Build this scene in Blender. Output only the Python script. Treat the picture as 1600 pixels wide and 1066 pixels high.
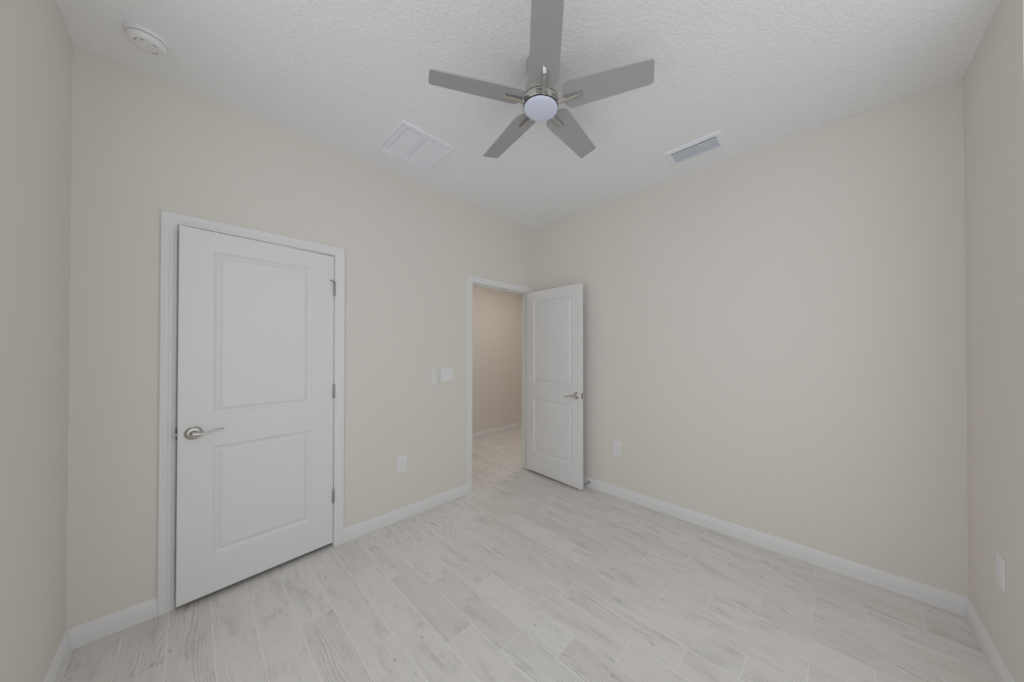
import bpy, bmesh, math, random
from mathutils import Vector, Matrix

for o in list(bpy.data.objects):
    bpy.data.objects.remove(o, do_unlink=True)
scene = bpy.context.scene
COL = scene.collection

# ------------------------------------------------------------------ camera
FPX, OX, OY = 495.807, 59.81, 11.88          # focal length and principal point offset, pixels of a 1600 x 1066 frame
yaw, pitch, roll = 0.723340, 0.0076009, -0.000113
fw = Vector((math.cos(pitch) * math.cos(yaw), math.cos(pitch) * math.sin(yaw), math.sin(pitch)))
rt = Vector((math.sin(yaw), -math.cos(yaw), 0))
up = rt.cross(fw)
r2 = rt * math.cos(roll) + up * math.sin(roll)
u2 = -rt * math.sin(roll) + up * math.cos(roll)
cam_data = bpy.data.cameras.new('camera')
cam_data.sensor_fit = 'HORIZONTAL'
cam_data.sensor_width = 36.0
cam_data.lens = FPX / 1600 * 36.0
cam_data.shift_x = -OX / 1600
cam_data.shift_y = OY / 1600
cam_data.clip_start = 0.02
cam = bpy.data.objects.new('camera', cam_data)
M = Matrix((r2, u2, -fw)).transposed().to_4x4()
M.translation = Vector((-2.65237, -2.61502, 1.36654))
cam.matrix_world = M
COL.objects.link(cam)
scene.camera = cam

# ------------------------------------------------------------------ room sizes
LA, LB, H = 3.0210, 3.1399, 2.7862
HALL_Y = 1.53
WT = 0.115                                    # wall thickness
WIN_W = (-3.0, -0.84, 0.45, 2.74)            # window in the west wall: y0, y1, z0, z1
WIN_S = (-2.95, -0.68, 0.45, 2.74)            # unseen south wall window added to even the light: x0, x1, z0, z1

# ------------------------------------------------------------------ light
world = bpy.data.worlds.new('daylight')
scene.world = world
world.use_nodes = True
wnt = world.node_tree
bg = wnt.nodes['Background']
wtc = wnt.nodes.new('ShaderNodeTexCoord')
wsp = wnt.nodes.new('ShaderNodeSeparateXYZ')
wmr = wnt.nodes.new('ShaderNodeMapRange')
wmr.inputs['From Min'].default_value = -0.25
wmr.inputs['From Max'].default_value = 0.25
wmx = wnt.nodes.new('ShaderNodeMix')
wmx.data_type = 'RGBA'
GROUND, SKY, SKY_STRENGTH = (0.88, 0.91, 0.94), (0.93, 0.97, 1.0), 1.36
wmx.inputs[6].default_value = (*GROUND, 1)       # ground half of the world, brightened to light the ceiling
wmx.inputs[7].default_value = (*SKY, 1)          # overcast sky
wnt.links.new(wtc.outputs['Generated'], wsp.inputs[0])
wnt.links.new(wsp.outputs[2], wmr.inputs['Value'])
wnt.links.new(wmr.outputs[0], wmx.inputs[0])
wnt.links.new(wmx.outputs[2], bg.inputs['Color'])
bg.inputs['Strength'].default_value = SKY_STRENGTH


def area_light(name, loc, direction, sx, sy, energy, color, portal=False):
    d = bpy.data.lights.new(name, 'AREA')
    d.shape = 'RECTANGLE'
    d.size, d.size_y = sx, sy
    d.energy = energy
    d.color = color
    o = bpy.data.objects.new(name, d)
    o.location = loc
    o.rotation_euler = Vector(direction).to_track_quat('-Z', 'Z').to_euler()
    COL.objects.link(o)
    if name.startswith('hall'):
        d.spread = math.radians(150)
    if portal:
        d.cycles.is_portal = True
    return o


area_light('window_portal_west', (-LA - 0.13, (WIN_W[0] + WIN_W[1]) / 2, (WIN_W[2] + WIN_W[3]) / 2), (1, 0, 0),
           WIN_W[1] - WIN_W[0], WIN_W[3] - WIN_W[2], 1, (1, 1, 1), True)
area_light('window_portal_south', ((WIN_S[0] + WIN_S[1]) / 2, -LB - 0.13, (WIN_S[2] + WIN_S[3]) / 2), (0, 1, 0),
           WIN_S[1] - WIN_S[0], WIN_S[3] - WIN_S[2], 1, (1, 1, 1), True)
area_light('hall_assumed_light', (0.45, 0.34, H - 0.02), (0, 0, -1), 1.20, 0.55, 9.8, (1.0, 0.95, 0.90))  # assumed source without a fixture, added to light the hall

scene.view_settings.view_transform = 'Standard'
scene.view_settings.look = 'None'
scene.view_settings.gamma = 1.0
scene.view_settings.use_curve_mapping = False
scene.view_settings.exposure = 0.0
scene.cycles.use_denoising = True
scene.cycles.max_bounces = 16
scene.cycles.diffuse_bounces = 10
scene.cycles.sample_clamp_indirect = 6.0


# ------------------------------------------------------------------ helpers
def tag(o, label=None, cat=None, group=None, kind=None):
    if label: o['label'] = label
    if cat: o['category'] = cat
    if group: o['group'] = group
    if kind: o['kind'] = kind
    return o


def empty(name, loc=(0, 0, 0), rotz=0.0):
    o = bpy.data.objects.new(name, None)
    o.empty_display_size = 0.05
    o.location = loc
    o.rotation_euler = (0, 0, rotz)
    COL.objects.link(o)
    return o


def obj(name, bm, mat, parent=None, smooth=False, bevel=0.0, angle=40, seg=2):
    bmesh.ops.recalc_face_normals(bm, faces=bm.faces)
    me = bpy.data.meshes.new(name)
    bm.to_mesh(me)
    bm.free()
    o = bpy.data.objects.new(name, me)
    me.materials.append(mat)
    if smooth:
        for p in me.polygons: p.use_smooth = True
        try:
            me.set_sharp_from_angle(angle=math.radians(angle))
        except Exception:
            pass
    if bevel:
        b = o.modifiers.new('soft_edge', 'BEVEL')
        b.width = bevel
        b.segments = seg
        b.limit_method = 'ANGLE'
        b.angle_limit = math.radians(60)
    COL.objects.link(o)
    if parent: o.parent = parent
    return o


def add_box(bm, lo, hi, mat4=None):
    x0, y0, z0 = lo
    x1, y1, z1 = hi
    vs = [bm.verts.new(v) for v in ((x0, y0, z0), (x1, y0, z0), (x1, y1, z0), (x0, y1, z0),
                                    (x0, y0, z1), (x1, y0, z1), (x1, y1, z1), (x0, y1, z1))]
    for f in ((0, 3, 2, 1), (4, 5, 6, 7), (0, 1, 5, 4), (1, 2, 6, 5), (2, 3, 7, 6), (3, 0, 4, 7)):
        bm.faces.new([vs[i] for i in f])
    if mat4 is not None:
        for v in vs: v.co = mat4 @ v.co
    return vs


def box_bm(lo, hi):
    bm = bmesh.new()
    add_box(bm, lo, hi)
    return bm


def add_loft(bm, rings, closed_ends=True):
    """rings: lists of equal length of points, joined into a skin"""
    R = [[bm.verts.new(p) for p in r] for r in rings]
    n = len(R[0])
    for a, b in zip(R, R[1:]):
        for i in range(n):
            j = (i + 1) % n
            bm.faces.new((a[i], a[j], b[j], b[i]))
    if closed_ends:
        bm.faces.new(R[0])
        bm.faces.new(R[-1])


def add_lathe(bm, prof, mat4=None, n=48):
    """prof: (radius, height) from one pole to the other; radius 0 closes the end"""
    rows = []
    for r, z in prof:
        if r <= 1e-7:
            rows.append([bm.verts.new((0, 0, z))])
        else:
            rows.append([bm.verts.new((r * math.cos(2 * math.pi * i / n), r * math.sin(2 * math.pi * i / n), z)) for i in range(n)])
    for a, b in zip(rows, rows[1:]):
        for i in range(n):
            j = (i + 1) % n
            if len(a) == 1 and len(b) == 1: continue
            if len(a) == 1: bm.faces.new((a[0], b[i], b[j]))
            elif len(b) == 1: bm.faces.new((a[i], a[j], b[0]))
            else: bm.faces.new((a[i], a[j], b[j], b[i]))
    if mat4 is not None:
        for row in rows:
            for v in row: v.co = mat4 @ v.co


def frame_m(origin, ex, ey, ez):
    m = Matrix((Vector(ex), Vector(ey), Vector(ez))).transposed().to_4x4()
    m.translation = Vector(origin)
    return m


# ------------------------------------------------------------------ materials
def new_mat(name, color, rough=0.5, metal=0.0, spec=0.5):
    m = bpy.data.materials.new(name)
    m.use_nodes = True
    b = m.node_tree.nodes['Principled BSDF']
    b.inputs['Base Color'].default_value = (*color, 1)
    b.inputs['Roughness'].default_value = rough
    b.inputs['Metallic'].default_value = metal
    b.inputs['Specular IOR Level'].default_value = spec
    return m


class G:
    """a little sugar for node graphs"""
    def __init__(self, m):
        self.nt = m.node_tree
        self.bsdf = self.nt.nodes['Principled BSDF']

    def n(self, t, **kw):
        nd = self.nt.nodes.new(t)
        for k, v in kw.items(): setattr(nd, k, v)
        return nd

    def link(self, a, b):
        self.nt.links.new(a, b)

    def put(self, sock, v):
        if isinstance(v, bpy.types.NodeSocket): self.link(v, sock)
        else: sock.default_value = v

    def math(self, op, a, b=0.0, c=0.0, clamp=False):
        nd = self.n('ShaderNodeMath', operation=op, use_clamp=clamp)
        self.put(nd.inputs[0], a)
        self.put(nd.inputs[1], b)
        self.put(nd.inputs[2], c)
        return nd.outputs[0]

    def xyz(self, x, y, z):
        nd = self.n('ShaderNodeCombineXYZ')
        for i, v in enumerate((x, y, z)): self.put(nd.inputs[i], v)
        return nd.outputs[0]

    def noise(self, vec, scale, detail=2.0, rough=0.5, dist=0.0):
        nd = self.n('ShaderNodeTexNoise')
        self.put(nd.inputs['Vector'], vec)
        nd.inputs['Scale'].default_value = scale
        nd.inputs['Detail'].default_value = detail
        nd.inputs['Roughness'].default_value = rough
        nd.inputs['Distortion'].default_value = dist
        return nd.outputs['Fac']

    def step(self, v, a, b):
        nd = self.n('ShaderNodeMapRange', interpolation_type='SMOOTHSTEP')
        self.put(nd.inputs['Value'], v)
        nd.inputs['From Min'].default_value = a
        nd.inputs['From Max'].default_value = b
        return nd.outputs['Result']

    def mix(self, f, a, b):
        nd = self.n('ShaderNodeMix', data_type='RGBA')
        self.put(nd.inputs[0], f)
        self.put(nd.inputs[6], (*a, 1) if isinstance(a, tuple) else a)
        self.put(nd.inputs[7], (*b, 1) if isinstance(b, tuple) else b)
        return nd.outputs[2]

    def bump(self, h, strength, dist):
        nd = self.n('ShaderNodeBump')
        nd.inputs['Strength'].default_value = strength
        nd.inputs['Distance'].default_value = dist
        self.put(nd.inputs['Height'], h)
        self.link(nd.outputs['Normal'], self.bsdf.inputs['Normal'])


def paint(name, color, rough, scale, strength, dist, spec=0.4):
    m = new_mat(name, color, rough, 0, spec)
    g = G(m)
    co = g.n('ShaderNodeNewGeometry').outputs['Position']
    g.bump(g.noise(co, scale, 3.0, 0.55), strength, dist)
    return m


WALL_C = (0.765, 0.729, 0.682)
M_WALL = paint('beige_wall_paint', WALL_C, 0.7, 160, 0.25, 0.0008)
M_TRIM = new_mat('white_semi_gloss_paint', (0.805, 0.805, 0.81), 0.38)
M_PLASTIC = new_mat('white_plastic', (0.82, 0.82, 0.83), 0.35)
M_PLASTIC_SHADE = new_mat('grey_white_plastic', (0.55, 0.55, 0.56), 0.45)
M_DARK = new_mat('dark_cavity', (0.03, 0.03, 0.03), 0.8)
M_LENS = new_mat('frosted_acrylic', (0.72, 0.76, 0.92), 0.45)
M_BLADE = new_mat('silver_grey_blade', (0.40, 0.40, 0.415), 0.45, 0.0, 0.4)
M_VENT = new_mat('white_enamel', (0.86, 0.88, 0.94), 0.4)
M_LOUVER = new_mat('pale_grey_louver_enamel', (0.72, 0.77, 0.84), 0.4)
M_PANEL = new_mat('white_panel_enamel', (0.88, 0.90, 0.97), 0.4)
M_SLOT = new_mat('dark_grey_slot', (0.30, 0.30, 0.30), 0.6)
M_GAP_SHADE = new_mat('grey_gap_shade', (0.17, 0.185, 0.21), 0.6)
M_RUBBER = new_mat('grey_rubber', (0.16, 0.16, 0.155), 0.7)


def brushed(name, color, rough):
    m = new_mat(name, color, rough, 1.0)
    g = G(m)
    tc = g.n('ShaderNodeTexCoord').outputs['Object']
    sp = g.n('ShaderNodeSeparateXYZ')
    g.link(tc, sp.inputs[0])
    v = g.xyz(g.math('MULTIPLY', sp.outputs[0], 30), g.math('MULTIPLY', sp.outputs[1], 30), g.math('MULTIPLY', sp.outputs[2], 900))
    nz = g.noise(v, 1.0, 2.0)
    g.link(g.math('MULTIPLY_ADD', nz, 0.2, rough - 0.08), g.bsdf.inputs['Roughness'])
    return m


M_NICKEL = brushed('brushed_nickel', (0.60, 0.575, 0.54), 0.19)
M_HINGE = new_mat('satin_nickel_hinge', (0.36, 0.345, 0.325), 0.35, 1.0)
M_NICKEL_DARK = new_mat('dark_metal_ring', (0.10, 0.095, 0.09), 0.4, 1.0)


def make_ceiling_mat():
    m = new_mat('knockdown_ceiling_paint', (0.885, 0.895, 0.915), 0.75, 0, 0.3)
    g = G(m)
    co = g.n('ShaderNodeNewGeometry').outputs['Position']
    a = g.noise(co, 72, 2.5, 0.5, 0.0)
    h = g.step(a, 0.36, 0.66)
    b = g.noise(co, 180, 2.0, 0.5)
    g.bump(g.math('MULTIPLY_ADD', b, 0.35, h), 0.45, 0.003)
    return m


M_CEIL = make_ceiling_mat()


def make_floor_mat():
    m = new_mat('wood_look_tile', (0.5, 0.5, 0.5), 0.42, 0, 0.45)
    g = G(m)
    sp = g.n('ShaderNodeSeparateXYZ')
    g.link(g.n('ShaderNodeNewGeometry').outputs['Position'], sp.inputs[0])
    X, Y = sp.outputs[0], sp.outputs[1]
    W, L, SH = 0.1437, 0.635, 0.2117
    uc = g.math('DIVIDE', g.math('ADD', X, 2.862), W)
    ui = g.math('FLOOR', uc)
    uf = g.math('SUBTRACT', uc, ui)
    vc = g.math('DIVIDE', g.math('ADD', g.math('MULTIPLY_ADD', ui, SH, Y), -0.2151), L)
    vi = g.math('FLOOR', vc)
    vf = g.math('SUBTRACT', vc, vi)
    wn = g.n('ShaderNodeTexWhiteNoise', noise_dimensions='3D')
    g.link(g.xyz(ui, vi, 3.7), wn.inputs['Vector'])
    rs = g.n('ShaderNodeSeparateColor')
    g.link(wn.outputs['Color'], rs.inputs[0])
    R1, R2, R3 = rs.outputs[0], rs.outputs[1], rs.outputs[2]
    lx = g.math('MULTIPLY', uf, W)
    ly = g.math('MULTIPLY', vf, L)
    ox = g.math('MULTIPLY', R1, 37.0)
    oy = g.math('MULTIPLY', R2, 53.0)
    oz = g.math('MULTIPLY', R3, 29.0)
    # cathedral grain: stretched noise turned into contour lines
    p = g.xyz(g.math('MULTIPLY_ADD', lx, 8.0, ox), g.math('MULTIPLY_ADD', ly, 1.3, oy), oz)
    field = g.noise(p, 1.0, 1.5, 0.45)
    wob = g.noise(g.xyz(g.math('MULTIPLY_ADD', lx, 60.0, ox), g.math('MULTIPLY_ADD', ly, 12.0, oy), oz), 1.0, 2.0, 0.5)
    ph = g.math('ADD', g.math('MULTIPLY', field, 95.0), g.math('ADD', g.math('MULTIPLY', lx, 600.0), g.math('MULTIPLY', wob, 3.0)))
    lines = g.math('POWER', g.math('MULTIPLY_ADD', g.math('SINE', ph), 0.5, 0.5), 5.0)
    gate = g.noise(g.xyz(g.math('MULTIPLY_ADD', lx, 16.0, oy), g.math('MULTIPLY_ADD', ly, 2.2, ox), oz), 1.0, 2.0, 0.5)
    gate = g.step(g.math('ADD', gate, g.math('MULTIPLY_ADD', R3, 0.36, -0.18)), 0.46, 0.62)
    lines = g.math('MULTIPLY', lines, gate)
    # fine fibres
    fib = g.noise(g.xyz(g.math('MULTIPLY_ADD', lx, 300.0, ox), g.math('MULTIPLY_ADD', ly, 9.0, oy), oz), 1.0, 3.0, 0.6)
    fib = g.step(fib, 0.48, 0.74)
    # weathered blotches and worn patches
    bl = g.noise(g.xyz(g.math('MULTIPLY_ADD', lx, 18.0, oz), g.math('MULTIPLY_ADD', ly, 4.5, ox), oy), 1.0, 4.0, 0.62)
    blot = g.step(bl, 0.48, 0.78)
    sc = g.noise(g.xyz(g.math('MULTIPLY_ADD', lx, 70.0, oz), g.math('MULTIPLY_ADD', ly, 30.0, ox), oy), 1.0, 3.0, 0.6)
    blot2 = g.math('MULTIPLY', blot, g.step(sc, 0.40, 0.62))
    # knots
    vo = g.n('ShaderNodeTexVoronoi')
    vo.inputs['Scale'].default_value = 1.0
    g.link(g.xyz(g.math('MULTIPLY_ADD', lx, 15.0, ox), g.math('MULTIPLY_ADD', ly, 5.0, oz), oy), vo.inputs['Vector'])
    knot = g.step(g.math('ADD', vo.outputs['Distance'], g.math('MULTIPLY', sc, 0.12)), 0.155, 0.09)
    # plank tones
    c = g.mix(R2, (0.745, 0.716, 0.685), (0.785, 0.760, 0.733))
    c = g.mix(g.math('MULTIPLY', blot, 0.38), c, (0.50, 0.48, 0.455))
    c = g.mix(g.math('MULTIPLY', blot2, 0.42), c, (0.42, 0.405, 0.39))
    c = g.mix(g.math('MULTIPLY', fib, 0.30), c, (0.48, 0.46, 0.44))
    c = g.mix(g.math('MULTIPLY', lines, 0.46), c, (0.38, 0.36, 0.34))
    c = g.mix(g.math('MULTIPLY', knot, 0.55), c, (0.28, 0.265, 0.25))
    # grout
    ex = g.math('MINIMUM', lx, g.math('SUBTRACT', W, lx))
    ey = g.math('MINIMUM', ly, g.math('SUBTRACT', L, ly))
    edge = g.math('MINIMUM', ex, ey)
    grout = g.step(edge, 0.0022, 0.0012)
    c = g.mix(g.math('MULTIPLY', grout, 0.85), c, (0.86, 0.845, 0.825))
    g.link(c, g.bsdf.inputs['Base Color'])
    g.link(g.math('MULTIPLY_ADD', blot, 0.10, 0.40), g.bsdf.inputs['Roughness'])
    hgt = g.math('SUBTRACT', g.step(edge, 0.0010, 0.0035), g.math('MULTIPLY', g.math('ADD', lines, fib), 0.10))
    g.bump(hgt, 0.25, 0.0012)
    return m


M_FLOOR = make_floor_mat()


def make_glass():
    m = bpy.data.materials.new('window_glass')
    m.use_nodes = True
    nt = m.node_tree
    nt.nodes.remove(nt.nodes['Principled BSDF'])
    out = nt.nodes['Material Output']
    a = nt.nodes.new('ShaderNodeBsdfTransparent')
    b = nt.nodes.new('ShaderNodeBsdfGlossy')
    b.inputs['Roughness'].default_value = 0.02
    mx = nt.nodes.new('ShaderNodeMixShader')
    mx.inputs[0].default_value = 0.06
    nt.links.new(a.outputs[0], mx.inputs[1])
    nt.links.new(b.outputs[0], mx.inputs[2])
    nt.links.new(mx.outputs[0], out.inputs['Surface'])
    return m


M_GLASS = make_glass()

# ------------------------------------------------------------------ shell
# door openings in the north wall (clear between jambs)
D1 = (-2.6985, -1.9870, 2.036)
D2 = (-0.8420, -0.0665, 2.036)
JT = 0.018                                    # jamb board thickness
EXT = (-3.3, 2.7)


def struct(name, bm, mat, label, cat):
    return tag(obj(name, bm, mat), label, cat, None, 'structure')


struct('floor', box_bm((EXT[0], -3.4, -0.10), (EXT[1], HALL_Y + WT, 0.0)), M_FLOOR,
       'pale whitewashed wood-look plank tile floor running on into the hall', 'floor')
struct('ceiling', box_bm((EXT[0], -3.4, H), (EXT[1], HALL_Y + WT, H + 0.10)), M_CEIL,
       'white textured ceiling carrying the fan', 'ceiling')

bm = bmesh.new()
xs = [EXT[0], D1[0] - JT, D1[1] + JT, D2[0] - JT, D2[1] + JT, EXT[1]]
add_box(bm, (xs[0], 0, 0), (xs[1], WT, H))
add_box(bm, (xs[1], 0, D1[2] + JT), (xs[2], WT, H))
add_box(bm, (xs[2], 0, 0), (xs[3], WT, H))
add_box(bm, (xs[3], 0, D2[2] + JT), (xs[4], WT, H))
add_box(bm, (xs[4], 0, 0), (xs[5], WT, H))
struct('wall_north', bm, M_WALL, 'beige wall holding the closed door and the open doorway', 'wall')
struct('wall_east', box_bm((0, -LB, 0), (WT, 0, H)), M_WALL, 'large blank beige wall behind the open door', 'wall')


def wall_with_hole(axis, pos, a0, a1, win):
    bm = bmesh.new()
    w0, w1, z0, z1 = win
    lo, hi = (pos - WT, pos)
    for (p0, p1, q0, q1) in ((a0, w0, 0, H), (w1, a1, 0, H), (w0, w1, 0, z0), (w0, w1, z1, H)):
        if axis == 'x': add_box(bm, (lo, p0, q0), (hi, p1, q1))
        else: add_box(bm, (p0, lo, q0), (p1, hi, q1))
    return bm


struct('wall_west', wall_with_hole('x', -LA, -LB - WT, 0, WIN_W), M_WALL, 'beige wall along the left edge beside the closed door', 'wall')
struct('wall_south', wall_with_hole('y', -LB, -LA, WT, WIN_S), M_WALL, 'beige wall along the right edge with a low outlet', 'wall')
# hall and closet behind the doors
struct('wall_hall', box_bm((EXT[0], HALL_Y, 0), (EXT[1], HALL_Y + WT, H)), M_WALL, 'beige hall wall seen through the open doorway', 'wall')
bm = bmesh.new()
add_box(bm, (EXT[1] - WT, WT, 0), (EXT[1], HALL_Y, H))
add_box(bm, (-1.42, WT, 0), (-1.42 + WT, HALL_Y, H))
add_box(bm, (EXT[0], WT, 0), (EXT[0] + WT, HALL_Y, H))
struct('wall_hall_ends', bm, M_WALL, 'beige partitions closing the hall and the closet', 'wall')

# ------------------------------------------------------------------ baseboards
BH, BT = 0.096, 0.0135
BPROF = [(0, 0), (BT, 0), (BT, 0.056), (BT - 0.0025, 0.060), (BT - 0.0025, 0.066), (BT - 0.0045, 0.070), (BT - 0.0045, 0.076),
         (BT - 0.0075, 0.084), (BT - 0.0085, 0.090), (0.0030, BH), (0, BH)]


def baseboard(name, p0, p1, normal, miter0, miter1, label):
    p0, p1, nrm = Vector((*p0, 0)), Vector((*p1, 0)), Vector((*normal, 0))
    t = (p1 - p0).normalized()
    bm = bmesh.new()
    ra = [p0 + nrm * d + t * (d * miter0) + Vector((0, 0, z + 0.0008)) for d, z in BPROF]
    rb = [p1 + nrm * d - t * (d * miter1) + Vector((0, 0, z + 0.0008)) for d, z in BPROF]
    add_loft(bm, [ra, rb])
    return struct(name, bm, M_TRIM, label, 'baseboard')


CAS_W = 0.0580
C1L, C1R = D1[0] + 0.001 - 0.003 - CAS_W, D1[1] + 0.003 + CAS_W      # outer casing edges
C2L = D2[0] - CAS_W - 0.0005
baseboard('baseboard_north', (-LA, 0), (C1L, 0), (0, -1), 1, 0, 'short white baseboard left of the closed door')
baseboard('baseboard_middle', (C1R, 0), (C2L, 0), (0, -1), 0, 0, 'white baseboard between the closed door and the open doorway')
baseboard('baseboard_east', (0, -LB), (0, -0.020), (-1, 0), 1, 0, 'long white baseboard under the blank wall')
baseboard('baseboard_south', (-LA, -LB), (0, -LB), (0, 1), 1, 1, 'white baseboard at the lower right corner below the outlet')
baseboard('baseboard_west', (-LA, -LB), (-LA, 0), (1, 0), 1, 1, 'white baseboard at the lower left corner')
baseboard('baseboard_hall', (-1.30, HALL_Y), (EXT[1] - WT, HALL_Y), (0, -1), 0, 0, 'white hall baseboard seen through the doorway')

# ------------------------------------------------------------------ door casings and jambs
CPROF = [(0, 0), (0, 0.0085), (0.004, 0.0105), (0.013, 0.0115), (0.016, 0.0135), (0.026, 0.0140), (0.030, 0.0160), (0.044, 0.0165),
         (0.047, 0.0178), (0.0545, 0.0178), (CAS_W, 0.0150), (CAS_W, 0)]   # (distance out from the opening, depth)


def casing(name, x0, x1, zt, parent, right_w=CAS_W):
    """mitred casing round an opening with inner edge x0..x1, top zt, on the room face y = 0"""
    bm = bmesh.new()
    rings = []
    k = right_w / CAS_W
    for cx, cz, sx, sz, kk in ((x0, 0.001, -1, 0, 1), (x0, zt, -1, 1, 1), (x1, zt, 1, 1, k), (x1, 0.001, 1, 0, k)):
        rings.append([(cx + sx * d * kk, -e, cz + sz * d) for d, e in CPROF])
    add_loft(bm, rings)
    return obj(name, bm, M_TRIM, parent)


def jambs(name, D, parent, stop_y):
    bm = bmesh.new()
    add_box(bm, (D[0] - JT, 0.0, 0.001), (D[0], WT, D[2] + JT))
    add_box(bm, (D[1], 0.0, 0.001), (D[1] + JT, WT, D[2] + JT))
    add_box(bm, (D[0], 0.0, D[2]), (D[1], WT, D[2] + JT))
    s = 0.011                                  # door stop strip
    add_box(bm, (D[0], stop_y, 0.001), (D[0] + s, stop_y + 0.035, D[2]))
    add_box(bm, (D[1] - s, stop_y, 0.001), (D[1], stop_y + 0.035, D[2]))
    add_box(bm, (D[0] + s, stop_y, D[2] - s), (D[1] - s, stop_y + 0.035, D[2]))
    return obj(name, bm, M_TRIM, parent, bevel=0.0015)


t1 = tag(empty('trim_1', ((D1[0] + D1[1]) / 2, 0, 0)), 'white moulded door casing around the closed door', 'door frame', None, 'structure')
t2 = tag(empty('trim_2', ((D2[0] + D2[1]) / 2, 0, 0)), 'white door casing around the open doorway to the hall', 'door frame', None, 'structure')


def keep(o, parent):
    o.parent = parent
    o.location = Vector(o.location) - Vector(parent.location)
    return o


keep(casing('casing', D1[0] - 0.003, D1[1] + 0.003, D1[2] + 0.006, None), t1)
keep(jambs('jamb', D1, None, 0.050), t1)
keep(casing('casing', D2[0] - 0.0005, D2[1] + 0.005, D2[2] + 0.006, None, 0.0585), t2)
keep(jambs('jamb', D2, None, 0.040), t2)
keep(obj('strike_plate', box_bm((D1[0] - 0.0050, -0.0195, 0.898), (D1[0] - 0.0015, 0.0300, 0.957)), M_NICKEL_DARK), t1)  # strike plate, coloured dark for the shade in its cutout
bm = box_bm((D2[0], 0.006, 0.90), (D2[0] + 0.0015, 0.034, 0.955))
keep(obj('strike_plate', bm, M_NICKEL), t2)
bm = bmesh.new()
for z in (0.31, 1.04, 1.755):
    add_box(bm, (D2[1] - 0.0012, 0.002, z), (D2[1], 0.034, z + 0.09))
keep(obj('hinge_leaf', bm, M_TRIM), t2)


# ------------------------------------------------------------------ doors
def leaf_bm(w, h, th, margin, panels):
    """two-panel moulded door: local x from the hinge edge to the free edge, local y into the door from its seen face, z up"""
    bm = bmesh.new()
    rings = [(0.0, 0.0), (0.002, 0.0025), (0.012, 0.0095), (0.015, 0.0110), (0.020, 0.0112), (0.023, 0.0100), (0.034, 0.0030), (0.037, 0.0018)]
    us = [0, margin, w - margin, w]
    vs = [0, panels[0][0], panels[0][1], panels[1][0], panels[1][1], h]
    for face in (0, 1):
        def P(u, v, d):
            return (u, d if face == 0 else th - d, v)
        grid = {}
        for i, u in enumerate(us):
            for j, v in enumerate(vs):
                grid[i, j] = bm.verts.new(P(u, v, 0))
        for i in range(3):
            for j in range(5):
                if i == 1 and j in (1, 3):
                    prev = [grid[1, j], grid[2, j], grid[2, j + 1], grid[1, j + 1]]
                    u0, u1, v0, v1 = us[1], us[2], vs[j], vs[j + 1]
                    for ins, d in rings[1:]:
                        cur = [bm.verts.new(P(*q, d)) for q in ((u0 + ins, v0 + ins), (u1 - ins, v0 + ins), (u1 - ins, v1 - ins), (u0 + ins, v1 - ins))]
                        for k in range(4):
                            bm.faces.new((prev[k], prev[(k + 1) % 4], cur[(k + 1) % 4], cur[k]))
                        prev = cur
                    bm.faces.new(prev)
                else:
                    bm.faces.new((grid[i, j], grid[i + 1, j], grid[i + 1, j + 1], grid[i, j + 1]))
    bmesh.ops.remove_doubles(bm, verts=bm.verts, dist=1e-6)
    add = bm.faces.new
    bm.verts.ensure_lookup_table()

    def find(u, d, v):
        return min(bm.verts, key=lambda q: (q.co - Vector((u, d, v))).length_squared)
    for k in range(3):
        for v in (0, h):
            add([find(us[k], 0, v), find(us[k + 1], 0, v), find(us[k + 1], th, v), find(us[k], th, v)])
    for k in range(5):
        for u in (0, w):
            add([find(u, 0, vs[k]), find(u, 0, vs[k + 1]), find(u, th, vs[k + 1]), find(u, th, vs[k])])
    return bm


def lever(parent, x, z, wave):
    """nickel lever set; local -y is out of the door face, the lever points to -x (towards the hinges)"""
    e = obj('lever_handle', lever_neck_bm(x, z), M_NICKEL, parent, smooth=True)
    bm = bmesh.new()
    m = frame_m((x, 0, z), (1, 0, 0), (0, 0, 1), (0, -1, 0))
    add_lathe(bm, [(0, 0), (0.0345, 0), (0.0350, 0.003), (0.0335, 0.0055), (0.0300, 0.0070), (0.0285, 0.0090), (0.0240, 0.0115), (0.0190, 0.0125), (0, 0.0125)], m)
    obj('rose', bm, M_NICKEL, e, smooth=True)
    bm = bmesh.new()
    path = [(0.010, 0.050, 0.000, 0.0110, 0.0100), (0.000, 0.053, 0.000, 0.0125, 0.0105), (-0.014, 0.055, -0.001, 0.0110, 0.0085),
            (-0.028, 0.056, -0.003 * wave, 0.0075, 0.0060), (-0.044, 0.056, -0.0005 * wave, 0.0050, 0.0050), (-0.062, 0.055, 0.0060 * wave, 0.0042, 0.0055),
            (-0.080, 0.053, 0.0110 * wave, 0.0046, 0.0070), (-0.094, 0.051, 0.0122 * wave, 0.0054, 0.0085), (-0.104, 0.050, 0.0115 * wave, 0.0050, 0.0080),
            (-0.109, 0.0495, 0.0108 * wave, 0.0026, 0.0045)]
    rings = []
    for dx, out, dz, rv, rh in path:
        rings.append([(x + dx, -out + rh * math.cos(a), z + dz + rv * math.sin(a)) for a in [2 * math.pi * i / 16 for i in range(16)]])
    add_loft(bm, rings)
    obj('lever', bm, M_NICKEL, e, smooth=True)
    return e


def lever_neck_bm(x, z):
    bm = bmesh.new()
    m = frame_m((x, 0, z), (1, 0, 0), (0, 0, 1), (0, -1, 0))
    add_lathe(bm, [(0, 0.011), (0.0170, 0.011), (0.0165, 0.016), (0.0125, 0.024), (0.0110, 0.034), (0.0115, 0.046), (0.0100, 0.056), (0, 0.058)], m, 32)
    return bm


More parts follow.
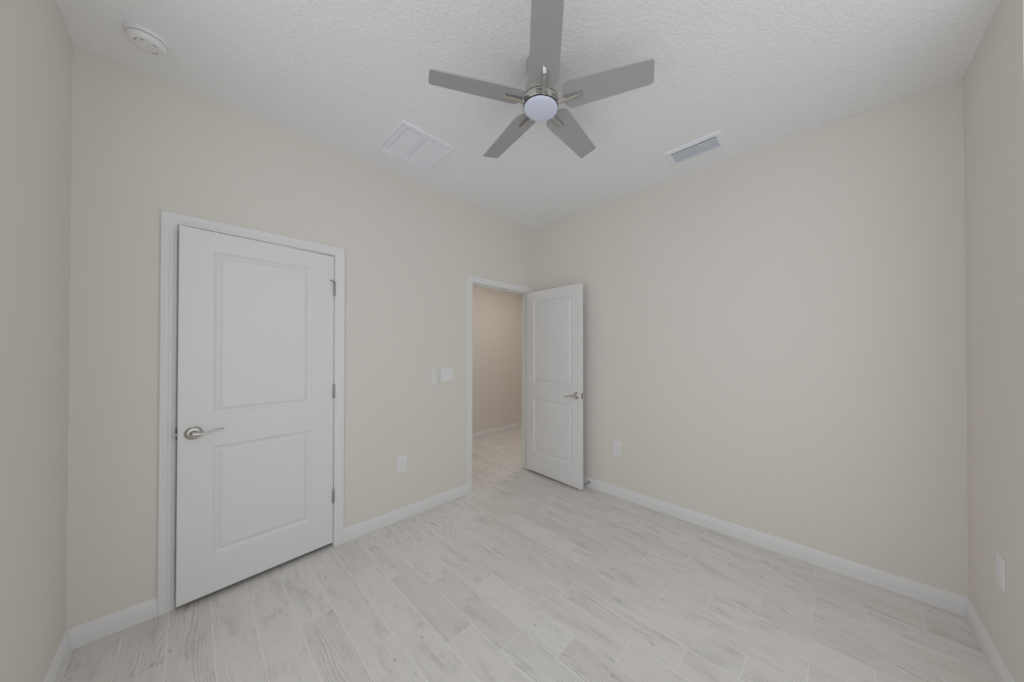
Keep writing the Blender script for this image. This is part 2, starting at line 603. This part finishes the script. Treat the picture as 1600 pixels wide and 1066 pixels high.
def make_door(name, hinge, free, w, margin, bottom, flip, label):
    """hinge/free: xy of the seen face's two edges"""
    hx, fx = Vector((*hinge, 0)), Vector((*free, 0))
    u = (fx - hx).normalized()
    ang = math.atan2(u.y, u.x)
    root = empty(name, (hx.x, hx.y, 0), ang)
    tag(root, label, 'door', None, 'structure')
    # local x along the leaf; the seen face looks to local -y when flip is 1, else local +y
    s = flip
    bm = leaf_bm(w, 2.030 - bottom, 0.035, margin, ((0.236 - bottom, 0.838 - bottom), (1.015 - bottom, 1.922 - bottom)))
    for v in bm.verts:
        v.co.z += bottom
        v.co.y *= s
    obj('door_leaf', bm, M_TRIM, root, bevel=0.0015)
    return root


# closed door (slightly ajar): seen face looks into the room
h1, f1 = (-1.9895, -0.0040), (-2.6965, -0.0550)
door1 = make_door('door_1', h1, f1, 0.7085, 0.128, 0.030, -1, 'closed white two-panel door left of the light switch')
# local +y points out of the room when the leaf runs to -x, so the seen face is on local +y: build the fittings there


def fittings(root, w, s, z, wave, latch_out, free_gap):
    """lever, latch and edge plate placed on the seen face"""
    before = set(bpy.data.objects)
    lever(root, w - 0.0560, z, wave)
    for o in set(bpy.data.objects) - before:
        if s < 0:
            for v in o.data.vertices: v.co.y *= -1
            o.data.flip_normals()
    bm = box_bm((w - 0.0005, 0.0060, z - 0.029), (w + 0.0010, 0.0290, z + 0.029))
    add_box(bm, (w, 0.0110, z - 0.008), (w + latch_out, 0.0240, z + 0.008))
    for v in bm.verts: v.co.y *= s
    obj('latch_plate', bm, M_HINGE, root, bevel=0.0008)


fittings(door1, 0.7085, -1, 0.9265, 1.0, 0.009, 0)
for k, z in enumerate((0.310, 1.042, 1.757)):
    bm = bmesh.new()
    # knuckle barrel and pin on the room side of the joint
    add_lathe(bm, [(0, z - 0.004), (0.0042, z - 0.003), (0.0062, z), (0.0062, z + 0.030), (0.0057, z + 0.0305), (0.0062, z + 0.031), (0.0062, z + 0.060),
                   (0.0057, z + 0.0605), (0.0062, z + 0.061), (0.0062, z + 0.088), (0.0042, z + 0.091), (0, z + 0.092)], Matrix.Translation((-0.0005, 0.0066, 0)), 20)
    add_box(bm, (-0.0022, -0.022, z), (-0.0004, 0.004, z + 0.088))
    h = obj('hinge', bm, M_HINGE, door1, smooth=True)
    if k == 2:
        bm = bmesh.new()
        rings = []
        for tx, ty, tz, r in ((0.000, 0.0075, z + 0.092, 0.0035), (0.010, 0.016, z + 0.094, 0.0034), (0.026, 0.027, z + 0.098, 0.0034), (0.032, 0.031, z + 0.0995, 0.0040)):
            rings.append([(tx + r * math.cos(a) * 0.6, ty + r * math.cos(a) * 0.8, tz + r * math.sin(a)) for a in [2 * math.pi * i / 12 for i in range(12)]])
        add_loft(bm, rings)
        obj('stop_arm', bm, M_NICKEL_DARK, h, smooth=True)

# open door, folded back against the east wall: the seen face looks to -x
h2, f2 = (-0.1046, -0.0030), (-0.1480, -0.8010)
door2 = make_door('door_2', h2, f2, 0.799, 0.119, 0.024, 1, 'white two-panel door standing open in front of the blank wall')
fittings(door2, 0.799, 1, 0.928, -1.0, 0.007, 0)

# ------------------------------------------------------------------ unseen windows behind the camera, widened to even the light
def window(name, axis, pos, win, label):
    w0, w1, z0, z1 = win
    c = (w0 + w1) / 2
    root = empty(name, (pos - WT / 2, c, z0) if axis == 'x' else (c, pos - WT / 2, z0))
    tag(root, label, 'window', None, 'structure')

    def bx(bm, a0, a1, d0, d1, q0, q1):
        if axis == 'x': add_box(bm, (d0, a0 - c, q0), (d1, a1 - c, q1))
        else: add_box(bm, (a0 - c, d0, q0), (a1 - c, d1, q1))
    hh = z1 - z0
    bm = bmesh.new()
    for a0, a1, q0, q1 in ((w0, w0 + 0.04, 0, hh), (w1 - 0.04, w1, 0, hh), (w0 + 0.04, w1 - 0.04, 0, 0.04), (w0 + 0.04, w1 - 0.04, hh - 0.04, hh),
                           (w0 + 0.04, w1 - 0.04, hh / 2 - 0.02, hh / 2 + 0.02)):
        bx(bm, a0, a1, -0.03, 0.01, q0, q1)
    obj('window_frame', bm, M_TRIM, root, bevel=0.002)
    bm = bmesh.new()
    bx(bm, w0 + 0.035, w1 - 0.035, -0.012, -0.008, 0.035, hh - 0.035)
    obj('window_pane', bm, M_GLASS, root)
    return root


window('window_1', 'x', -LA, WIN_W, 'white framed window in the left wall behind the viewer')
window('added_window', 'y', -LB, WIN_S, 'added white framed window in the right wall behind the viewer, evening the light')

# ------------------------------------------------------------------ ceiling fan
FC = Vector((-1.5093, -1.5553, 0))
fan = tag(empty('ceiling_fan', (FC.x, FC.y, H)), 'five-blade brushed nickel ceiling fan with grey blades and round frosted light', 'ceiling fan')
ZB = 2.5958 - H                               # blade plane below the ceiling


HUB_OFF = Vector((-0.0070, 0.0075, 0.0))


def tilt_m(tx, ty, off=Vector((0, 0, 0))):
    n = Vector((-tx, -ty, 1)).normalized()
    q = Vector((0, 0, 1)).rotation_difference(n)
    m = q.to_matrix().to_4x4()
    piv = Matrix.Translation((0, 0, ZB))
    return Matrix.Translation(off) @ piv @ m @ piv.inverted()


T_BL = tilt_m(0.058, -0.053)
T_HUB = tilt_m(0.034, -0.030, HUB_OFF)
# canopy cup against the ceiling
bm = bmesh.new()
add_lathe(bm, [(0, -0.0005), (0.0660, -0.0005), (0.0715, -0.006), (0.0725, -0.022), (0.0700, -0.040), (0.0630, -0.056), (0.0530, -0.067), (0.0400, -0.073), (0, -0.074)], Matrix.Translation(HUB_OFF), 64)
obj('canopy', bm, M_NICKEL, fan, smooth=True)
# motor housing
bm = bmesh.new()
z0 = 2.5995 - H
add_lathe(bm, [(0, -0.070), (0.0300, -0.072), (0.0450, -0.082), (0.0590, -0.094), (0.0700, -0.116), (0.0780, -0.138), (0.0855, z0 + 0.026), (0.0905, z0 + 0.010), (0.0912, z0 + 0.0025),
               (0.0890, z0 + 0.0015), (0, z0 + 0.0015)], T_HUB, 64)
mh = obj('motor_housing', bm, M_NICKEL, fan, smooth=True)
bm = bmesh.new()
add_lathe(bm, [(0.060, z0 + 0.0015), (0.0885, z0 + 0.0015), (0.0885, z0 - 0.0010), (0.060, z0 - 0.0010)], T_HUB, 64)
obj('seam_ring', bm, M_NICKEL_DARK, mh, smooth=True)
zl = 2.5625 - H
bm = bmesh.new()
add_lathe(bm, [(0, z0 - 0.0010), (0.0905, z0 - 0.0010), (0.0910, z0 - 0.003), (0.0895, z0 - 0.016), (0.0872, zl + 0.008), (0.0868, zl + 0.004), (0, zl + 0.004)], T_HUB, 64)
obj('switch_housing', bm, M_NICKEL, fan, smooth=True)
bm = bmesh.new()
add_lathe(bm, [(0.070, zl + 0.004), (0.0862, zl + 0.004), (0.0862, zl + 0.0005), (0.070, zl + 0.0005)], T_HUB, 64)
obj('light_ring', bm, M_NICKEL_DARK, fan, smooth=True)
bm = bmesh.new()
add_lathe(bm, [(0, zl + 0.003), (0.0830, zl + 0.003), (0.0838, zl - 0.001), (0.0815, zl - 0.004), (0.0720, zl - 0.0075), (0.0540, zl - 0.0105), (0.0280, zl - 0.0125), (0, zl - 0.013)], T_HUB, 64)
obj('light_lens', bm, M_LENS, fan, smooth=True)

ALPHA, TH0 = math.radians(-13.0), math.radians(153.09)


def blade_outline():
    r0, r1, wr, wt = 0.103, 0.5265, 0.0680, 0.0555
    pts = []

    def arc(cx, cy, r, a0, a1, n=8):
        for i in range(n + 1):
            a = math.radians(a0 + (a1 - a0) * i / n)
            pts.append((cx + r * math.cos(a), cy + r * math.sin(a)))
    rt_, rr_ = 0.014, 0.046
    arc(r1 - rt_, wt - rt_, rt_, 0, 90)
    arc(r0 + rr_, wr - rr_, rr_, 94, 180)
    arc(r0 + rr_, -wr + rr_, rr_, 180, 266)
    arc(r1 - rt_, -wt + rt_, rt_, -90, 0)
    return pts


BO = blade_outline()
for k in range(5):
    a = TH0 + k * 2 * math.pi / 5
    d = Vector((math.cos(a), math.sin(a), 0))
    t = Vector((-math.sin(a), math.cos(a), 0))
    tp = t * math.cos(ALPHA) + Vector((0, 0, math.sin(ALPHA)))
    npl = d.cross(tp)
    o0 = Vector((0, 0, ZB))
    bm = bmesh.new()
    low = [T_BL @ (o0 + d * r + tp * w - npl * 0.003) for r, w in BO]
    hi = [T_BL @ (o0 + d * r + tp * w + npl * 0.003) for r, w in BO]
    add_loft(bm, [low, hi])
    obj('blade', bm, M_BLADE, fan, bevel=0.001, seg=1)
    # curved bracket from the housing out under the blade
    bm = bmesh.new()
    wd = 0.0085
    prof = [(0.072, -0.026, -0.010), (0.092, -0.026, -0.0100), (0.110, -0.0245, -0.0095), (0.130, -0.0220, -0.0080), (0.150, -0.0195, -0.0060), (0.168, -0.0195, -0.0045)]
    rings = []
    for r, zb_, zt_ in prof:
        rings.append([T_BL @ (o0 + d * r + t * s * wd + Vector((0, 0, z))) for s, z in ((-1, zb_), (1, zb_), (1, zt_ + 0.003), (-1, zt_ + 0.003))])
    e0, e1 = 0.188, 0.203
    rings.append([T_BL @ (o0 + d * e0 + t * -wd + Vector((0, 0, -0.0200))), T_BL @ (o0 + d * e0 + t * wd + Vector((0, 0, -0.0200))),
                  T_BL @ (o0 + d * (e1 - 0.003) + t * wd + Vector((0, 0, -0.0005))), T_BL @ (o0 + d * (e1 + 0.002) + t * -wd + Vector((0, 0, -0.0005)))])
    add_loft(bm, rings)
    obj('blade_arm', bm, M_NICKEL, fan, bevel=0.0012)

# ------------------------------------------------------------------ return air filter grille
rg = tag(empty('return_grille', (-1.625, -0.461, H)), 'square white return air grille with two panels on the ceiling near the fan', 'vent')
gx, gy = 0.178, 0.197


def rect_frame_bm(ox, oy, prof):
    """prof: (inset, height below ceiling) rings of a rectangular frame, closed to itself"""
    bm = bmesh.new()
    rings = [[(-ox + i, -oy + i, -z), (ox - i, -oy + i, -z), (ox - i, oy - i, -z), (-ox + i, oy - i, -z)] for i, z in prof]
    R = [[bm.verts.new(p) for p in r] for r in rings]
    for a, b in zip(R, R[1:] + R[:1]):
        for i in range(4):
            bm.faces.new((a[i], a[(i + 1) % 4], b[(i + 1) % 4], b[i]))
    return bm


obj('frame', rect_frame_bm(gx, gy, [(0, 0.0003), (0, 0.008), (0.003, 0.012), (0.010, 0.0125), (0.013, 0.010), (0.0145, 0.0035), (0.018, 0.0035), (0.0195, 0.0075),
                                    (0.044, 0.0065), (0.0475, 0.0020), (0.052, 0.0020), (0.052, 0.0003)]),
    M_VENT, rg)
ix, iy = gx - 0.052, gy - 0.052
obj('centre_bar', rect_frame_bm(0.012, iy, [(0, 0.0003), (0, 0.0030), (0.003, 0.0030), (0.005, 0.0040), (0.011, 0.0040), (0.0115, 0.0003)]), M_VENT, rg)
for s in (-1, 1):
    x0, x1 = (-ix + 0.002, -0.014) if s < 0 else (0.014, ix - 0.002)
    bm = bmesh.new()
    n = 30
    for i in range(n):                        # stamped louvres, nearly shut
        y0 = -iy + 0.002 + 2 * (iy - 0.002) * i / n
        y1 = y0 + 2 * (iy - 0.002) / n
        vs = [bm.verts.new(p) for p in ((x0, y0, -0.0050), (x1, y0, -0.0050), (x1, y1, -0.0054), (x0, y1, -0.0054),
                                        (x0, y0, -0.0020), (x1, y0, -0.0020), (x1, y1, -0.0024), (x0, y1, -0.0024))]
        for f in ((0, 1, 2, 3), (4, 5, 6, 7), (0, 1, 5, 4), (2, 3, 7, 6), (1, 2, 6, 5), (0, 3, 7, 4)):
            bm.faces.new([vs[j] for j in f])
    obj('louver_panel', bm, M_PANEL, rg)
obj('backing', box_bm((-ix, -iy, -0.0012), (ix, iy, -0.0002)), M_LOUVER, rg)

# ------------------------------------------------------------------ supply register
sr = tag(empty('supply_register', (-0.3165, -1.908, H)), 'small oblong white air register with long louvres on the ceiling near the blank wall', 'vent')
sx, sy = 0.098, 0.182
obj('frame', rect_frame_bm(sx, sy, [(0, 0.0003), (0, 0.003), (0.004, 0.009), (0.028, 0.0125), (0.032, 0.0125), (0.032, 0.0003)]), M_VENT, sr)
jx, jy = sx - 0.032, sy - 0.032
obj('backing', box_bm((-jx, -jy, -0.0012), (jx, jy, -0.0002)), M_GAP_SHADE, sr)  # flat plate, shade between the louvres put into its grey
nl = 5
for i in range(nl):
    cx_ = -jx + 0.021 + 0.0245 * i
    bm = bmesh.new()
    secs = []
    for q in range(6):                        # curved blade section leaning to +x as it comes down
        f = q / 5
        secs.append((cx_ - 0.001 + 0.0095 * f, -0.0058 - 0.0063 * (f ** 0.7)))
    top = [(x + 0.0008, z + 0.0007) for x, z in reversed(secs)]
    add_loft(bm, [[(x, -jy, z) for x, z in secs + top], [(x, jy, z) for x, z in secs + top]])
    obj('louver', bm, M_LOUVER, sr, smooth=True)

# ------------------------------------------------------------------ smoke detector
sd = tag(empty('smoke_detector', (-2.7915, -0.3083, H)), 'round white smoke detector on the ceiling in the left corner', 'smoke detector')
bm = bmesh.new()
add_lathe(bm, [(0, -0.0003), (0.0655, -0.0003), (0.0665, -0.006), (0.0660, -0.012), (0.0625, -0.0165), (0.0560, -0.0175), (0, -0.0175)], None, 56)
obj('mounting_base', bm, M_PLASTIC, sd, smooth=True)
bm = bmesh.new()
add_lathe(bm, [(0, -0.0170), (0.0535, -0.0170), (0.0535, -0.0205), (0, -0.0205)], None, 56)
obj('vent_gap', bm, M_DARK, sd, smooth=True)
bm = bmesh.new()
add_lathe(bm, [(0, -0.0205), (0.0590, -0.0205), (0.0590, -0.027), (0.0565, -0.0335), (0.0500, -0.0395), (0.0440, -0.0415), (0.0300, -0.0425), (0.0285, -0.0410), (0.0265, -0.0410), (0.0250, -0.0430), (0, -0.0440)], None, 56)
cv = obj('cover', bm, M_PLASTIC, sd, smooth=True)
for ang, rr, ln in ((200, 0.036, 0.010), (222, 0.038, 0.008), (250, 0.036, 0.012), (40, 0.036, 0.011), (62, 0.037, 0.008), (310, 0.036, 0.012)):
    a = math.radians(ang)
    m = Matrix.Translation((rr * math.cos(a), rr * math.sin(a), -0.0422)) @ Matrix.Rotation(a + math.pi / 2, 4, 'Z')
    bm = bmesh.new()
    add_box(bm, (-ln / 2, -0.0018, -0.0010), (ln / 2, 0.0018, 0.0006), m)
    obj('sounder_slot', bm, M_SLOT, cv)
bm = bmesh.new()
add_lathe(bm, [(0, -0.0432), (0.0110, -0.0432), (0.0105, -0.0452), (0, -0.0458)], Matrix.Translation((0.012, -0.008, 0.0)), 28)
obj('test_button', bm, M_PLASTIC, cv, smooth=True)


# ------------------------------------------------------------------ wall plates
def wall_plate(root, w, h, th=0.0055):
    """local x across, local z up, local -y out of the wall"""
    bm = bmesh.new()
    rings = []
    for ins, d in ((0, 0.0), (0, 0.0025), (0.0015, 0.0045), (0.005, th), ):
        x, z = w / 2 - ins, h / 2 - ins
        rings.append([(-x, -d - 0.0003, -z), (x, -d - 0.0003, -z), (x, -d - 0.0003, z), (-x, -d - 0.0003, z)])
    add_loft(bm, rings)
    return obj('plate', bm, M_PLASTIC, root, bevel=0.0008)


def make_outlet(loc, rotz, label):
    root = tag(empty('wall_outlet', loc, rotz), label, 'outlet', 'white wall outlets')
    wall_plate(root, 0.079, 0.131)
    ins = obj('receptacle_insert', box_bm((-0.0178, -0.0076, -0.0355), (0.0178, -0.0050, 0.0355)), M_PLASTIC, root, bevel=0.001)
    for s in (-1, 1):
        bm = bmesh.new()
        zc = 0.0185 * s
        add_box(bm, (-0.0075, -0.0079, zc - 0.001), (-0.0050, -0.0070, zc + 0.0085))
        add_box(bm, (0.0050, -0.0079, zc), (0.0070, -0.0070, zc + 0.0075))
        add_lathe(bm, [(0, 0.0070), (0.0026, 0.0070), (0.0026, 0.0079), (0, 0.0079)], frame_m((0, 0, zc - 0.0075), (1, 0, 0), (0, 0, 1), (0, -1, 0)), 14)
        obj('socket', bm, M_PLASTIC_SHADE, ins)
    for s in (-1, 1):
        bm = bmesh.new()
        add_lathe(bm, [(0, 0.0050), (0.0030, 0.0050), (0.0028, 0.0062), (0, 0.0066)], frame_m((0, 0, 0.050 * s), (1, 0, 0), (0, 0, 1), (0, -1, 0)), 14)
        obj('screw', bm, M_PLASTIC, root, smooth=True)
    return root


make_outlet((-1.5155, 0, 0.450), 0, 'white outlet low on the wall between the closed door and the doorway')
make_outlet((0, -1.1075, 0.452), -math.pi / 2, 'white outlet low on the blank wall beside the open door')
make_outlet((-0.432, -LB, 0.452), math.pi, 'white outlet low on the wall by the right edge')

sw = tag(empty('light_switch', (-1.1075, 0, 1.152)), 'white double rocker light switch on the wall left of the open doorway', 'light switch')
wall_plate(sw, 0.121, 0.121)
for s in (-1, 1):
    bm = bmesh.new()
    cx_ = 0.0235 * s
    rk = [(-0.0335, -0.0060), (0.0, -0.0075), (0.0335, -0.0100), (0.0335, -0.0050), (-0.0335, -0.0050)]
    add_loft(bm, [[(cx_ - 0.0170, y, z) for z, y in rk], [(cx_ + 0.0170, y, z) for z, y in rk]])
    obj('rocker', bm, M_PLASTIC, sw, bevel=0.0008)
    for q in (-1, 1):
        bm = bmesh.new()
        add_lathe(bm, [(0, 0.0050), (0.0030, 0.0050), (0.0028, 0.0060), (0, 0.0064)], frame_m((cx_, 0, 0.0485 * q), (1, 0, 0), (0, 0, 1), (0, -1, 0)), 14)
        obj('screw', bm, M_PLASTIC, sw, smooth=True)

rc = tag(empty('remote_control', (-1.238, 0, 1.140)), 'slim white fan remote in its wall cradle beside the light switch', 'remote control')
bm = bmesh.new()
add_box(bm, (-0.0260, -0.0060, -0.072), (0.0260, -0.0004, 0.070))
add_box(bm, (-0.0260, -0.0240, -0.076), (0.0260, -0.0004, -0.066))
add_box(bm, (-0.0265, -0.0220, -0.066), (-0.0240, -0.0004, -0.020))
add_box(bm, (0.0240, -0.0220, -0.066), (0.0265, -0.0004, -0.020))
obj('cradle', bm, M_PLASTIC, rc, bevel=0.0012)
bm = bmesh.new()
rings = []
for y, ins in ((-0.0062, 0.001), (-0.0080, 0), (-0.0190, 0), (-0.0215, 0.002)):
    x, zz0, zz1 = 0.0232 - ins, -0.0655 + ins, 0.0760 - ins
    rings.append([(-x, y, zz0), (x, y, zz0), (x, y, zz1), (-x, y, zz1)])
add_loft(bm, rings)
bd = obj('remote_body', bm, M_PLASTIC, rc, bevel=0.002)
for i, (bxp, bzp, br) in enumerate(((-0.009, 0.056, 0.0045), (0.009, 0.056, 0.0045), (-0.009, 0.038, 0.0045), (0.009, 0.038, 0.0045), (0, 0.018, 0.0060), (0, -0.002, 0.0045), (0, -0.018, 0.0045))):
    bm = bmesh.new()
    add_lathe(bm, [(0, 0.0210), (br, 0.0210), (br * 0.95, 0.0224), (0, 0.0228)], frame_m((bxp, 0, bzp), (1, 0, 0), (0, 0, 1), (0, -1, 0)), 20)
    obj('button', bm, M_PLASTIC_SHADE, bd, smooth=True)

# ------------------------------------------------------------------ door stop on the east baseboard
ds = tag(empty('door_stop', (-BT, -0.8030, 0.058)), 'small nickel door stop screwed to the baseboard behind the open door', 'door stop')
mx = frame_m((0, 0, 0), (0, 1, 0), (0, 0, 1), (-1, 0, 0))
bm = bmesh.new()
add_lathe(bm, [(0, 0.0), (0.0125, 0.0), (0.0120, 0.004), (0.0060, 0.007), (0.0042, 0.010), (0.0042, 0.070), (0, 0.070)], mx, 24)
obj('rod', bm, M_HINGE, ds, smooth=True)
bm = bmesh.new()
add_lathe(bm, [(0, 0.066), (0.0075, 0.066), (0.0085, 0.069), (0.0080, 0.0785), (0.0060, 0.0800), (0, 0.0803)], mx, 24)
obj('rubber_tip', bm, M_RUBBER, ds, smooth=True)
